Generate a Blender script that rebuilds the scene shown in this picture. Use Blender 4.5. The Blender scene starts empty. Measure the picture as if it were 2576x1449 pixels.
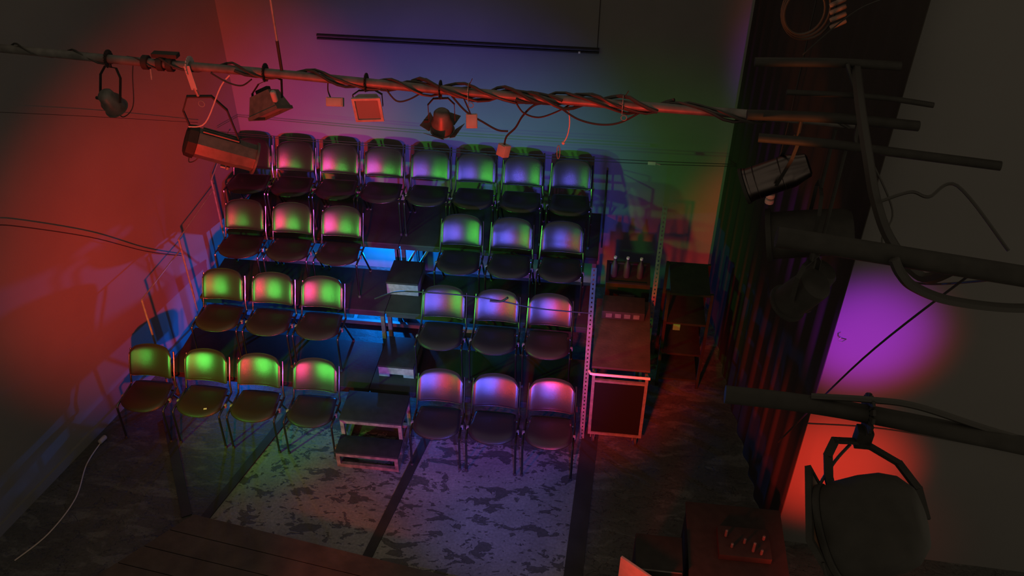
import bpy, bmesh, math, random
from mathutils import Vector, Matrix
random.seed(7)
C = bpy.context.scene.collection
sc = bpy.context.scene
# ------------------------------------------------------------------ camera, world, lights, exposure
cam = bpy.data.objects.new('camera', bpy.data.cameras.new('camera')); C.objects.link(cam)
PITCH, ROLL, YAW = 0.6510, -0.00588, -0.11649
fw0 = Vector((math.sin(YAW), math.cos(YAW), 0)); rt0 = Vector((math.cos(YAW), -math.sin(YAW), 0)); up0 = Vector((0, 0, 1))
fw = fw0*math.cos(PITCH) - up0*math.sin(PITCH); dn0 = -(up0*math.cos(PITCH) + fw0*math.sin(PITCH))
rt = rt0*math.cos(ROLL) + dn0*math.sin(ROLL); dn = dn0*math.cos(ROLL) - rt0*math.sin(ROLL)
M = Matrix((rt, -dn, -fw)).transposed().to_4x4(); M.translation = Vector((0, 0, 6.60))
cam.matrix_world = M
cam.data.sensor_width = 36; cam.data.lens = 36*2260.8/2576; cam.data.clip_start = 0.05
sc.camera = cam
w = bpy.data.worlds.new('world'); sc.world = w; w.use_nodes = True
w.node_tree.nodes['Background'].inputs[0].default_value = (1.0, 0.85, 0.60, 1)
w.node_tree.nodes['Background'].inputs[1].default_value = 0.23  # even warm ambient, added through the open room to lift the blacks
sc.view_settings.view_transform = 'Standard'; sc.view_settings.look = 'None'
sc.view_settings.exposure = 0; sc.view_settings.gamma = 1; sc.view_settings.use_curve_mapping = False

def spot(name, loc, target, color, power, angle, blend=0.6, size=0.12):
    L = bpy.data.lights.new(name, 'SPOT'); L.color = color; L.energy = power
    L.spot_size = math.radians(angle); L.spot_blend = blend; L.shadow_soft_size = size
    o = bpy.data.objects.new(name, L); C.objects.link(o); o.location = loc
    o.rotation_euler = (Vector(target)-Vector(loc)).to_track_quat('-Z', 'Y').to_euler()
    return o
spot('red_stage_light', (-1.3, -0.3, 2.9), (-4.25, 8.0, 1.35), (1.0, 0.036, 0.018), 5400, 33, 1.0)
spot('pink_stage_light', (-1.6, -0.3, 2.9), (-2.4, 8.8, 1.0), (0.9, 0.15, 0.8), 330, 34, 1.0)
spot('orange_stage_light', (-3.5, -0.3, 2.7), (-0.8, 6.3, 0.7), (1.0, 0.05, 0.0), 1400, 18, 1.0)
spot('pink_front_light', (-1.5, -0.3, 2.6), (-1.2, 6.3, 0.75), (1.0, 0.04, 0.30), 170, 14, 1.0)
spot('blue_front_fill', (0.1, -0.3, 2.6), (-0.7, 6.4, 0.8), (0.03, 0.10, 1.0), 900, 20, 1.0)  # added blue spot that strengthens the highlights on the right front chairs
spot('blue_stage_light', (-0.1, -0.3, 2.9), (-2.0, 8.8, 1.0), (0.13, 0.12, 1.0), 3000, 35, 1.0)
spot('green_stage_light', (-4.95, 3.3, 3.2), (0.5, 8.8, 0.75), (0.12, 1.0, 0.09), 560, 36, 1.0)
spot('green_front_light', (-5.0, 2.7, 1.7), (-3.1, 6.2, 0.95), (0.12, 1.0, 0.10), 850, 43, 0.9)
spot('blue_floor_light', (0.3, 1.2, 3.4), (-0.9, 5.9, 0.0), (0.14, 0.11, 1.0), 720, 25, 1.0)
spot('red_floor_light', (-2.3, 1.4, 1.0), (-1.95, 5.3, 0.1), (1.0, 0.10, 0.07), 420, 25, 1.0)
spot('red_pipe_fill', (-2.6, 0.5, 1.8), (-2.35, 5.4, 4.15), (1.0, 0.022, 0.010), 1500, 25, 0.6)  # added spot reddening the left part of the pipe, clear of the back wall
spot('second_red_pipe_fill', (-1.2, 0.5, 1.8), (-0.45, 5.3, 4.15), (1.0, 0.022, 0.010), 1500, 26, 0.6)  # same added red fill for the right part of the pipe
spot('red_cart_fill', (-0.5, 2.2, 3.0), (0.12, 6.2, 0.8), (1.0, 0.035, 0.01), 1700, 22, 0.6)  # separate red fill, added for the cart and its post
spot('red_board_fill', (-0.3, 2.6, 1.5), (0.9, 4.3, 0.8), (1.0, 0.03, 0.01), 220, 40, 0.8)  # red fill added for the pale board and the knobs beside it
spot('violet_side_light', (1.72, 1.2, 1.8), (1.95, 5.2, 2.4), (0.2, 0.02, 1.0), 2000, 16, 1.0)
spot('red_side_light', (1.75, 1.4, 1.2), (2.0, 5.2, 2.3), (1.0, 0.03, 0.03), 850, 19, 1.0)
spot('second_red_side_light', (1.75, 1.4, 1.2), (1.98, 5.2, 1.0), (1.0, 0.03, 0.012), 2100, 24, 1.0)
spot('amber_rig_fill', (0.4, 2.6, 2.6), (1.18, 5.5, 4.68), (1.0, 0.22, 0.05), 320, 10, 0.6, 0.05)  # narrow orange spot added to light the high cable coil
spot('second_amber_rig_fill', (0.2, 2.6, 1.6), (1.33, 5.6, 3.0), (1.0, 0.16, 0.04), 160, 14, 0.6, 0.05)  # extra amber fill, added for the lower coil on the drape
def glow(name, loc, col, p):
    Lb = bpy.data.lights.new(name, 'POINT'); Lb.color = col; Lb.energy = p; Lb.shadow_soft_size = 0.03
    ob = bpy.data.objects.new(name, Lb); C.objects.link(ob); ob.location = loc
glow('blue_under_seating_light', (-2.55, 8.45, 0.56), (0.0, 0.22, 1.0), 120)
glow('blue_under_front_light', (-3.8, 7.0, 0.2), (0.0, 0.14, 1.0), 22)

# ------------------------------------------------------------------ materials
def mat(name, col, rough=0.6, metal=0.0, spec=0.5, noise=0.0, nscale=8.0, bump=0.0, bscale=40.0, coord='Object'):
    m = bpy.data.materials.new(name); m.use_nodes = True; nt = m.node_tree; b = nt.nodes['Principled BSDF']
    b.inputs['Base Color'].default_value = (*col, 1); b.inputs['Roughness'].default_value = rough
    b.inputs['Metallic'].default_value = metal; b.inputs['Specular IOR Level'].default_value = spec
    tc = nt.nodes.new('ShaderNodeTexCoord')
    if noise:
        n = nt.nodes.new('ShaderNodeTexNoise'); n.inputs['Scale'].default_value = nscale; n.inputs['Detail'].default_value = 6
        nt.links.new(tc.outputs[coord], n.inputs['Vector'])
        r = nt.nodes.new('ShaderNodeValToRGB'); r.color_ramp.elements[0].position = 0.3; r.color_ramp.elements[1].position = 0.7
        r.color_ramp.elements[0].color = (*[c*(1-noise) for c in col], 1); r.color_ramp.elements[1].color = (*[min(1, c*(1+noise)) for c in col], 1)
        nt.links.new(n.outputs['Fac'], r.inputs['Fac']); nt.links.new(r.outputs['Color'], b.inputs['Base Color'])
    if bump:
        n = nt.nodes.new('ShaderNodeTexNoise'); n.inputs['Scale'].default_value = bscale; n.inputs['Detail'].default_value = 5
        nt.links.new(tc.outputs[coord], n.inputs['Vector'])
        bp = nt.nodes.new('ShaderNodeBump'); bp.inputs['Strength'].default_value = bump; bp.inputs['Distance'].default_value = 0.01
        nt.links.new(n.outputs['Fac'], bp.inputs['Height']); nt.links.new(bp.outputs['Normal'], b.inputs['Normal'])
    return m
M_wall = mat('painted_plaster', (0.13, 0.125, 0.125), 0.85, noise=0.08, nscale=1.3, bump=0.15, bscale=60)
M_wall_r = mat('painted_plaster_side', (0.11, 0.105, 0.105), 0.85, noise=0.05, nscale=1.0)
M_vinyl = mat('black_vinyl', (0.014, 0.012, 0.011), 0.29, spec=0.6, bump=0.12, bscale=260)
M_shell = mat('black_shell', (0.03, 0.027, 0.025), 0.5)
M_chrome = mat('chrome_tube', (0.16, 0.155, 0.15), 0.28, 1.0)
M_black = mat('black_paint', (0.020, 0.018, 0.016), 0.65, noise=0.2, nscale=15, spec=0.25)
M_deck = mat('black_deck', (0.020, 0.018, 0.016), 0.7, noise=0.35, nscale=5, bump=0.1)
M_steel = mat('dull_steel', (0.12, 0.11, 0.105), 0.5, 0.4, noise=0.3, nscale=12, spec=0.3)
M_galv = mat('galvanised_steel', (0.20, 0.19, 0.18), 0.45, 0.2, noise=0.25, nscale=20)
M_pale = mat('pale_paint', (0.30, 0.28, 0.27), 0.55, noise=0.1, nscale=20)
M_silver = mat('polished_aluminium', (0.11, 0.09, 0.09), 0.3, 1.0, noise=0.1, nscale=5)
M_cable = mat('black_cable', (0.022, 0.019, 0.017), 0.5, spec=0.4)
M_lamp = mat('lamp_housing', (0.075, 0.068, 0.062), 0.45, noise=0.3, nscale=20, spec=0.6)
M_lampgrey = mat('grey_lamp_housing', (0.30, 0.28, 0.27), 0.5, noise=0.2, nscale=20)
M_wood = mat('scuffed_wood', (0.052, 0.038, 0.030), 0.6, noise=0.35, nscale=6, bump=0.2)
M_woodpale = mat('worn_pale_wood', (0.17, 0.10, 0.075), 0.6, noise=0.5, nscale=18, bump=0.2)
M_boxpaint = mat('pale_box_paint', (0.20, 0.18, 0.17), 0.6, noise=0.25, nscale=25)
M_drape = mat('black_drape_cloth', (0.032, 0.027, 0.025), 0.95, spec=0.1)
M_rubber = mat('black_rubber', (0.04, 0.036, 0.033), 0.7)
M_white = mat('white_plastic', (0.55, 0.5, 0.48), 0.5)
M_glass = mat('lamp_glass', (0.16, 0.14, 0.14), 0.4, 0.0, spec=0.5)
M_panel = mat('matt_black_panel', (0.010, 0.010, 0.009), 0.9, spec=0.05)
M_handle = mat('pale_handle_paint', (0.75, 0.66, 0.72), 0.4)
M_gcard = mat('green_card', (0.10, 0.45, 0.12), 0.6)
M_redtape = mat('pale_cloth_tape', (0.45, 0.36, 0.33), 0.8)

def concrete():
    m = bpy.data.materials.new('peeling_concrete'); m.use_nodes = True; nt = m.node_tree; N = nt.nodes; Lk = nt.links; b = N['Principled BSDF']
    tc = N.new('ShaderNodeTexCoord'); b.inputs['Roughness'].default_value = 0.6
    def noise(scale, detail, rough=0.55, dist=0.0, stretch=(1, 1, 1)):
        mp = N.new('ShaderNodeMapping'); mp.inputs['Scale'].default_value = stretch; Lk.new(tc.outputs['Object'], mp.inputs['Vector'])
        n = N.new('ShaderNodeTexNoise'); n.inputs['Scale'].default_value = scale; n.inputs['Detail'].default_value = detail
        n.inputs['Roughness'].default_value = rough; n.inputs['Distortion'].default_value = dist
        Lk.new(mp.outputs[0], n.inputs['Vector']); return n.outputs['Fac']
    def ramp(src, a, c, v0=0.0, v1=1.0):
        r = N.new('ShaderNodeMapRange'); r.inputs['From Min'].default_value = a; r.inputs['From Max'].default_value = c
        r.inputs['To Min'].default_value = v0; r.inputs['To Max'].default_value = v1; Lk.new(src, r.inputs['Value']); return r.outputs[0]
    def math_(op, a, c):
        n = N.new('ShaderNodeMath'); n.operation = op
        for i, v in enumerate((a, c)):
            if isinstance(v, (int, float)): n.inputs[i].default_value = v
            else: Lk.new(v, n.inputs[i])
        return n.outputs[0]
    big = noise(4.2, 10, 0.62, 0.5, (1.0, 1.8, 1)); small = noise(13, 5, 0.5, 0.3, (1, 1.7, 1)); fine = noise(40, 6)
    flakes = math_('MINIMUM', ramp(big, 0.43, 0.44), ramp(small, 0.37, 0.38))            # 1 = remaining paint skin
    tone = math_('MULTIPLY', ramp(fine, 0.3, 0.7, 0.75, 1.2), ramp(noise(1.6, 4), 0.35, 0.65, 0.8, 1.15))
    skin = math_('MULTIPLY', flakes, 1.0)
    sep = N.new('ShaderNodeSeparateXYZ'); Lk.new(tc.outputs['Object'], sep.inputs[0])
    # the left third of the floor is darker; its border runs parallel to the left wall
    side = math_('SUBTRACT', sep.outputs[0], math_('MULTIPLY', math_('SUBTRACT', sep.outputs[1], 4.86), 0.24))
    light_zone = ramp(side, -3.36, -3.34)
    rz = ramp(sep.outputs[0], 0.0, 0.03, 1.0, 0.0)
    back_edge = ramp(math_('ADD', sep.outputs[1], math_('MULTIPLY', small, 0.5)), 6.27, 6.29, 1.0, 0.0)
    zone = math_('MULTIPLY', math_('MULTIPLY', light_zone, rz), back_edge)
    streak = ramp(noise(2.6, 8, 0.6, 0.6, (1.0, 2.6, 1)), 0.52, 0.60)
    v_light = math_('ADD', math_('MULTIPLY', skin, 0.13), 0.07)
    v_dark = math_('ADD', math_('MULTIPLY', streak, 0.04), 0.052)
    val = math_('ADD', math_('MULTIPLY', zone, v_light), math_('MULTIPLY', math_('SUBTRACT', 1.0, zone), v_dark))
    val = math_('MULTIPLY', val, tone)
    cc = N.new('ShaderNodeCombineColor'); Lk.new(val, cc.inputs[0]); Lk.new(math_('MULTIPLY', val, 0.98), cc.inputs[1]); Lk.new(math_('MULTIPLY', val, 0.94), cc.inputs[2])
    Lk.new(cc.outputs[0], b.inputs['Base Color'])
    h = math_('ADD', math_('MULTIPLY', skin, 1.0), math_('MULTIPLY', fine, 0.25)); h = math_('ADD', h, math_('MULTIPLY', big, 0.8))
    bp = N.new('ShaderNodeBump'); bp.inputs['Strength'].default_value = 0.9; bp.inputs['Distance'].default_value = 0.012
    Lk.new(h, bp.inputs['Height']); Lk.new(bp.outputs[0], b.inputs['Normal'])
    return m
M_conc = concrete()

# ------------------------------------------------------------------ helpers
def frame_to(axis, up=(0, 0, 1), loc=(0, 0, 0)):
    """matrix whose local Z is axis, local X is horizontal"""
    z = Vector(axis).normalized(); x = Vector(up).cross(z)
    if x.length < 1e-4: x = Vector((1, 0, 0))
    x.normalize(); y = z.cross(x)
    m = Matrix((x, y, z)).transposed().to_4x4(); m.translation = Vector(loc); return m
class MB:
    def __init__(s, M=None): s.bm = bmesh.new(); s.M = M or Matrix()
    def v(s, p): return s.bm.verts.new(s.M @ Vector(p))
    def box(s, x0, x1, y0, y1, z0, z1, bev=0.0):
        bm2 = bmesh.new(); bmesh.ops.create_cube(bm2, size=1)
        for v in bm2.verts: v.co = Vector((x0+(v.co.x+.5)*(x1-x0), y0+(v.co.y+.5)*(y1-y0), z0+(v.co.z+.5)*(z1-z0)))
        if bev: bmesh.ops.bevel(bm2, geom=bm2.edges[:], offset=bev, segments=2, affect='EDGES', profile=0.6)
        return s.merge(bm2)
    def merge(s, bm2):
        mp = {v: s.v(v.co) for v in bm2.verts}
        for f in bm2.faces: s.bm.faces.new([mp[v] for v in f.verts])
        bm2.free(); return s
    def tube(s, pts, r, n=8, cap=True, closed=False):
        P = [Vector(p) for p in pts]; rings = []; prev = None; L = len(P)
        for i, p in enumerate(P):
            if closed: t = P[(i+1) % L]-P[i-1]
            else: t = (P[min(i+1, L-1)]-P[max(i-1, 0)])
            t.normalize()
            if prev is None:
                a = Vector((0, 0, 1)) if abs(t.z) < 0.9 else Vector((1, 0, 0)); u = t.cross(a).normalized()
            else:
                u = prev - t*prev.dot(t)
                u = u.normalized() if u.length > 1e-6 else t.orthogonal().normalized()
            prev = u; w_ = t.cross(u); rr = r[i] if isinstance(r, (list, tuple)) else r
            rings.append([s.v(p+(u*math.cos(2*math.pi*k/n)+w_*math.sin(2*math.pi*k/n))*rr) for k in range(n)])
        for i in range(L-1 if not closed else L):
            A = rings[i]; B = rings[(i+1) % L]
            for k in range(n): s.bm.faces.new((A[k], A[(k+1) % n], B[(k+1) % n], B[k]))
        if cap and not closed: s.bm.faces.new(rings[0][::-1]); s.bm.faces.new(rings[-1])
        return s
    def lathe(s, prof, n=24, c=(0, 0), cap0=True, cap1=True, phase=0.0):
        rings = [[s.v((c[0]+r*math.cos(phase+2*math.pi*k/n), c[1]+r*math.sin(phase+2*math.pi*k/n), z)) for k in range(n)] for r, z in prof]
        for A, B in zip(rings, rings[1:]):
            for k in range(n): s.bm.faces.new((A[k], A[(k+1) % n], B[(k+1) % n], B[k]))
        if cap0: s.bm.faces.new(rings[0][::-1])
        if cap1: s.bm.faces.new(rings[-1])
        return s
    def bar(s, a, b, w_, h_, up=(0, 0, 1)):
        a = Vector(a); b = Vector(b); m = frame_to(b-a, up, a); L = (b-a).length
        old = s.M; s.M = old @ m; s.box(-w_/2, w_/2, -h_/2, h_/2, 0, L); s.M = old; return s
    def prism(s, poly, z0, z1):
        A = [s.v((x, y, z0)) for x, y in poly]; B = [s.v((x, y, z1)) for x, y in poly]; n = len(poly)
        for k in range(n): s.bm.faces.new((A[k], A[(k+1) % n], B[(k+1) % n], B[k]))
        s.bm.faces.new(A[::-1]); s.bm.faces.new(B); return s
    def grid(s, f, nu, nv, closed_u=False):
        G = [[s.v(f(i/(nu), j/(nv))) for i in range(nu+(0 if closed_u else 1))] for j in range(nv+1)]
        for j in range(nv):
            for i in range(nu):
                i2 = (i+1) % len(G[0]); s.bm.faces.new((G[j][i], G[j][i2], G[j+1][i2], G[j+1][i]))
        return s
    def obj(s, name, m, parent=None, angle=35, weld=False):
        if weld: bmesh.ops.remove_doubles(s.bm, verts=s.bm.verts[:], dist=1e-5)
        if parent is not None:
            off = parent_world(parent)
            for v in s.bm.verts: v.co -= off
        bmesh.ops.recalc_face_normals(s.bm, faces=s.bm.faces[:])
        me = bpy.data.meshes.new(name); s.bm.to_mesh(me); s.bm.free()
        me.polygons.foreach_set('use_smooth', [True]*len(me.polygons)); me.set_sharp_from_angle(angle=math.radians(angle))
        me.materials.append(m); o = bpy.data.objects.new(name, me); C.objects.link(o); o.parent = parent
        return o
def parent_world(p):
    v = Vector((0, 0, 0))
    while p is not None: v += p.location; p = p.parent
    return v
def tag(o, label, cat, group=None, kind=None):
    if kind: o['kind'] = kind
    if label: o['label'] = label
    if cat: o['category'] = cat
    if group: o['group'] = group
    return o
def thing(name, label, cat, loc=(0, 0, 0), rz=0, group=None):
    o = bpy.data.objects.new(name, None); C.objects.link(o); o.location = loc; o.rotation_euler = (0, 0, rz); o.empty_display_size = 0.1
    return tag(o, label, cat, group)
def struct(o): o['kind'] = 'structure'; return o
def copy_tree(o, parent=None):
    c = o.copy(); C.objects.link(c); c.parent = parent
    for ch in list(o.children): copy_tree(ch, c)
    return c
def smooth_path(pts, n=8):
    P = [Vector(p) for p in pts]; out = []
    for i in range(len(P)-1):
        p0 = P[max(i-1, 0)]; p1 = P[i]; p2 = P[i+1]; p3 = P[min(i+2, len(P)-1)]
        for k in range(n):
            t = k/n; out.append(0.5*((2*p1)+(-p0+p2)*t+(2*p0-5*p1+4*p2-p3)*t*t+(-p0+3*p1-3*p2+p3)*t**3))
    out.append(P[-1]); return out
def cable(name, label, pts, r=0.006, m=None, cat='cable', group=None, n=6, parent=None):
    o = MB().tube(smooth_path(pts), r, n).obj(name, m or M_cable, parent)
    if parent is None: tag(o, label, cat, group)
    return o

# ------------------------------------------------------------------ the room
def lwx(y): return -4.17 - (8.83-y)*0.21        # left wall line
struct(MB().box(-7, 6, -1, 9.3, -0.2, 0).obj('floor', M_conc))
struct(MB().box(-4.6, 6, 8.83, 9.05, 0, 5.6).obj('wall_back', M_wall))
q = [(lwx(9.04), 9.04), (lwx(1.0), 1.0), (lwx(1.0)-0.2, 1.0), (lwx(9.04)-0.2, 9.04)]
struct(MB().prism(q, 0, 5.6).obj('wall_left', M_wall))
q = [(1.74, 5.24), (4.8, 5.12), (4.8, 5.3), (1.74, 5.42)]
struct(MB().prism(q, 0, 6.0).obj('wall_right', M_wall_r))
# skirting along the left wall, lifting off towards the front
q = [(lwx(8.82), 8.82), (lwx(3.0), 3.0), (lwx(3.0)+0.03, 3.0), (lwx(8.82)+0.03, 8.82)]
struct(MB().prism(q, 0, 0.10).obj('baseboard_left', M_wall))
# dark joint strips in the floor, plus a dark diagonal one
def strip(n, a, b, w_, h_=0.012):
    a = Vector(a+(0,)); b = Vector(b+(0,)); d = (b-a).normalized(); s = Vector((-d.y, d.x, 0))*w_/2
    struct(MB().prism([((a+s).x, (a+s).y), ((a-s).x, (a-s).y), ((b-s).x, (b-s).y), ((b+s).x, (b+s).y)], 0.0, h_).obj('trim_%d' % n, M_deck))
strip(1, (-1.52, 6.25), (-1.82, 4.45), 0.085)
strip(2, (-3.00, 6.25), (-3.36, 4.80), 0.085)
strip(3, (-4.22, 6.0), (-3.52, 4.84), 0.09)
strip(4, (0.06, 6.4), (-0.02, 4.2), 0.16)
# low wooden stage at the very front
st = thing('stage_platform', 'low dark plank stage platform at the bottom edge in front of the concrete floor', 'stage', (-3.0, 3.5, 0))
MB().prism([(-3.42, 4.80), (-0.6, 4.38), (-0.95, 2.2), (-4.9, 2.2), (-4.75, 3.0)], 0.0, 0.07).obj('platform_frame', M_deck, st)
for k in range(7):
    t0, t1 = k*0.19, k*0.19+0.183
    a = Vector((-3.42-t0*0.78, 4.80-t0)); b = Vector((-0.6-t0*0.16, 4.38-t0)); c_ = Vector((-0.6-t1*0.16, 4.38-t1)); d = Vector((-3.42-t1*0.78, 4.80-t1))
    MB().prism([tuple(a), tuple(b), tuple(c_), tuple(d)], 0.07, 0.095).obj('plank', M_wood, st)

# ------------------------------------------------------------------ seating decks (scaffold rostra)
def deck(x0, x1, y0, y1, z, label):
    t = thing('seating_deck', label, 'platform', ((x0+x1)/2, (y0+y1)/2, 0), 0, 'black seating decks')
    MB().box(x0, x1, y0, y1, z-0.03, z, 0.004).obj('deck_board', M_deck, t)
    f = MB(); f.box(x0+.01, x1-.01, y0+.005, y0+.045, z-0.075, z-0.031); f.box(x0+.01, x1-.01, y1-.045, y1-.005, z-0.075, z-0.031)
    f.box(x0+.01, x0+.05, y0+.05, y1-.05, z-0.075, z-0.031); f.box(x1-.05, x1-.01, y0+.05, y1-.05, z-0.075, z-0.031)
    f.obj('deck_frame', M_deck, t)
    for xx in (x0+.035, x1-.035):
        for yy in (y0+.03, y1-.03):
            MB().box(xx-.02, xx+.02, yy-.02, yy+.02, 0.0, z-0.076).obj('leg', M_steel, t)
    return t
DZ = [0.34, 0.685, 1.01]; DY = [(6.33, 7.03), (7.14, 7.86), (7.92, 8.8)]
XL = [(-4.28, -2.18), (-4.20, -2.18), (-4.14, -2.18)]
nm = ['lowest', 'middle', 'top']
for i in range(3):
    deck(XL[i][0], XL[i][1], DY[i][0], DY[i][1], DZ[i], 'black seating deck, %s tier, left of the aisle split' % nm[i])
    deck(-2.175, 0.0, DY[i][0], DY[i][1], DZ[i], 'black seating deck, %s tier, right of the aisle split' % nm[i])
br = thing('scaffold_brace', 'pair of crossed dark steel braces under the top seating deck at the aisle', 'brace', (-2.1, 8.0, 0))
for dx in (0, 0.13): MB().bar((-2.30+dx, 7.96, 0.36), (-1.98+dx, 7.99, 0.95), 0.022, 0.022).obj('brace_bar', M_steel, br)
MB().box(-2.21, -2.18, 7.93, 7.96, 0.0, 0.93).obj('upright', M_steel, br)
fr = thing('floor_beam', 'blue lit steel floor beam lying under the middle deck behind the aisle', 'beam', (-2.9, 7.75, 0))
MB().bar((-4.0, 7.72, 0.03), (-1.3, 7.72, 0.03), 0.04, 0.05).obj('beam', M_pale, fr)
MB().bar((-2.72, 7.72, 0.03), (-2.75, 8.3, 0.03), 0.04, 0.04).obj('cross_beam', M_pale, fr)
# ------------------------------------------------------------------ aisle step boxes
def step_box(x0, x1, y0, y1, z0, z1, label, notch=False):
    t = thing('step_box', label, 'step', ((x0+x1)/2, (y0+y1)/2, z0), 0, 'aisle step boxes')
    MB().box(x0-.005, x1+.005, y0-.008, y1, z1-0.022, z1, 0.003).obj('tread', M_black, t)
    b = MB()
    if notch:
        w_ = x1-x0; b.box(x0, x0+w_*.3, y0, y1, z0, z1-.0225); b.box(x1-w_*.3, x1, y0, y1, z0, z1-.0225); b.box(x0+w_*.3, x1-w_*.3, y0, y1, z0+.035, z1-.0225)
    else: b.box(x0, x1, y0, y1, z0, z1-.0225, 0.002)
    b.obj('box_body', M_boxpaint, t)
step_box(-2.22, -1.88, 7.44, 7.84, 0.685, 0.85, 'pale fronted step box on the middle deck, upper of the two aisle steps')
step_box(-2.12, -1.76, 6.53, 6.98, 0.34, 0.49, 'notched step box on the lowest deck, lower of the two aisle steps', True)
# two tread wooden stool in front of the aisle
t = thing('step_stool', 'worn two tread wooden step stool on the floor before the aisle', 'stool', (-2.03, 5.9, 0))
def stool_frame(x0, x1, y0, y1, z):
    b = MB(); w_ = 0.035
    for xx in (x0, x1-w_):
        for yy in (y0, y1-w_): b.box(xx, xx+w_, yy, yy+w_, 0, z)
    for yy in (y0, y1-w_):
        b.box(x0+w_, x1-w_, yy, yy+w_, z-.045, z); b.box(x0+w_, x1-w_, yy, yy+w_, 0.0, 0.04)
    for xx in (x0, x1-w_): b.box(xx, xx+w_, y0+w_, y1-w_, z-.045, z); b.box(xx, xx+w_, y0+w_, y1-w_, 0, .04)
    return b
stool_frame(-2.33, -1.73, 5.82, 6.20, 0.40).obj('upper_frame', M_woodpale, t)
stool_frame(-2.33, -1.73, 5.59, 5.815, 0.19).obj('lower_frame', M_woodpale, t)
MB().box(-2.335, -1.725, 5.81, 6.205, 0.40, 0.42, 0.003).obj('tread', M_black, t)
MB().box(-2.335, -1.725, 5.58, 5.808, 0.19, 0.21, 0.003).obj('tread', M_black, t)
MB().box(-2.355, -2.336, 5.66, 5.70, 0.15, 0.19).obj('side_cleat', M_woodpale, t)

# ------------------------------------------------------------------ chairs
def back_pt(u, z, off):
    """u across -1..1, z 0..1 up the backrest; a shell concave across, leaning further back towards the top"""
    zz = 0.525 + z*0.292
    tilt = -0.136 + 0.136*(0.5*z + 0.5*z*z)     # y, going back with height
    hw = 0.212
    y = tilt - 0.046*(u*u)
    return Vector((u*hw, y, zz)), off
def make_backrest():
    b = MB(); NU, NV, T = 26, 18, 0.017
    def outline(u, v):         # square -> rounded arch
        z = v
        top = 1.0 - 0.07*abs(u)**2.2 - 0.20*max(0, abs(u)-0.70)**2*9
        bot = 0.05*(abs(u)**2) + 0.10*max(0, abs(u)-0.85)**2*20
        return bot + (top-bot)*z
    def surf(u, v, sgn):
        z = outline(u, v); e = max(abs(u), abs(2*v-1))
        th = T*(max(0.0, 1-e**7))**0.5
        p, _ = back_pt(u, z, 0)
        # normal of the shell
        du = (back_pt(u+.01, z, 0)[0]-back_pt(u-.01, z, 0)[0]); dz = (back_pt(u, z+.01, 0)[0]-back_pt(u, z-.01, 0)[0])
        nrm = du.cross(dz).normalized()
        pad = 1.0 if sgn > 0 else 0.5
        return p + nrm*sgn*th*pad
    us = [math.sin(math.pi/2*(-1+2*i/NU))*0.35+(-1+2*i/NU)*0.65 for i in range(NU+1)]; vs = [0.5+0.5*(math.sin(math.pi/2*(-1+2*j/NV))*0.35+(-1+2*j/NV)*0.65) for j in range(NV+1)]
    G1 = [[b.v(surf(u, v, 1)) for u in us] for v in vs]; G2 = [[b.v(surf(u, v, -1)) for u in us] for v in vs]
    for j in range(NV):
        for i in range(NU):
            b.bm.faces.new((G1[j][i], G1[j][i+1], G1[j+1][i+1], G1[j+1][i])); b.bm.faces.new((G2[j][i], G2[j+1][i], G2[j+1][i+1], G2[j][i+1]))
    rim = [surf(u, 0, 1) for u in us] + [surf(1, v, 1) for v in vs[1:]] + [surf(u, 1, 1) for u in us[::-1][1:]] + [surf(-1, v, 1) for v in vs[::-1][1:-1]]
    return b, rim
def make_seat():
    b = MB(); NU, NV = 24, 18
    def surf(u, v, s):
        # v: 0 front .. 1 rear
        hw = 0.222 - 0.030*v
        fr = -0.535 + 0.10*abs(u)**2.6 + 0.03*max(0, abs(u)-0.8)**2*20; re = -0.115 - 0.03*abs(u)**3
        y = fr + (re-fr)*v
        e = max(abs(u), abs(2*v-1)); th = 0.022*(max(0.0, 1-e**6))**0.5
        z = 0.435 + 0.012*abs(u)**2 - 0.045*max(0, 0.28-v)**1.6*6*0.5 - 0.012*v
        return Vector((u*hw, y, z + s*th*(1 if s > 0 else 0.8)))
    us = [math.sin(math.pi/2*(-1+2*i/NU))*0.35+(-1+2*i/NU)*0.65 for i in range(NU+1)]; vs = [0.5+0.5*(math.sin(math.pi/2*(-1+2*j/NV))*0.35+(-1+2*j/NV)*0.65) for j in range(NV+1)]
    G1 = [[b.v(surf(u, v, 1)) for u in us] for v in vs]; G2 = [[b.v(surf(u, v, -1)) for u in us] for v in vs]
    for j in range(NV):
        for i in range(NU):
            b.bm.faces.new((G1[j][i], G1[j][i+1], G1[j+1][i+1], G1[j+1][i])); b.bm.faces.new((G2[j][i], G2[j+1][i], G2[j+1][i+1], G2[j][i+1]))
    rim = [surf(u, 0, 1) for u in us] + [surf(1, v, 1) for v in vs[1:]] + [surf(u, 1, 1) for u in us[::-1][1:]] + [surf(-1, v, 1) for v in vs[::-1][1:-1]]
    return b, rim
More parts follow.
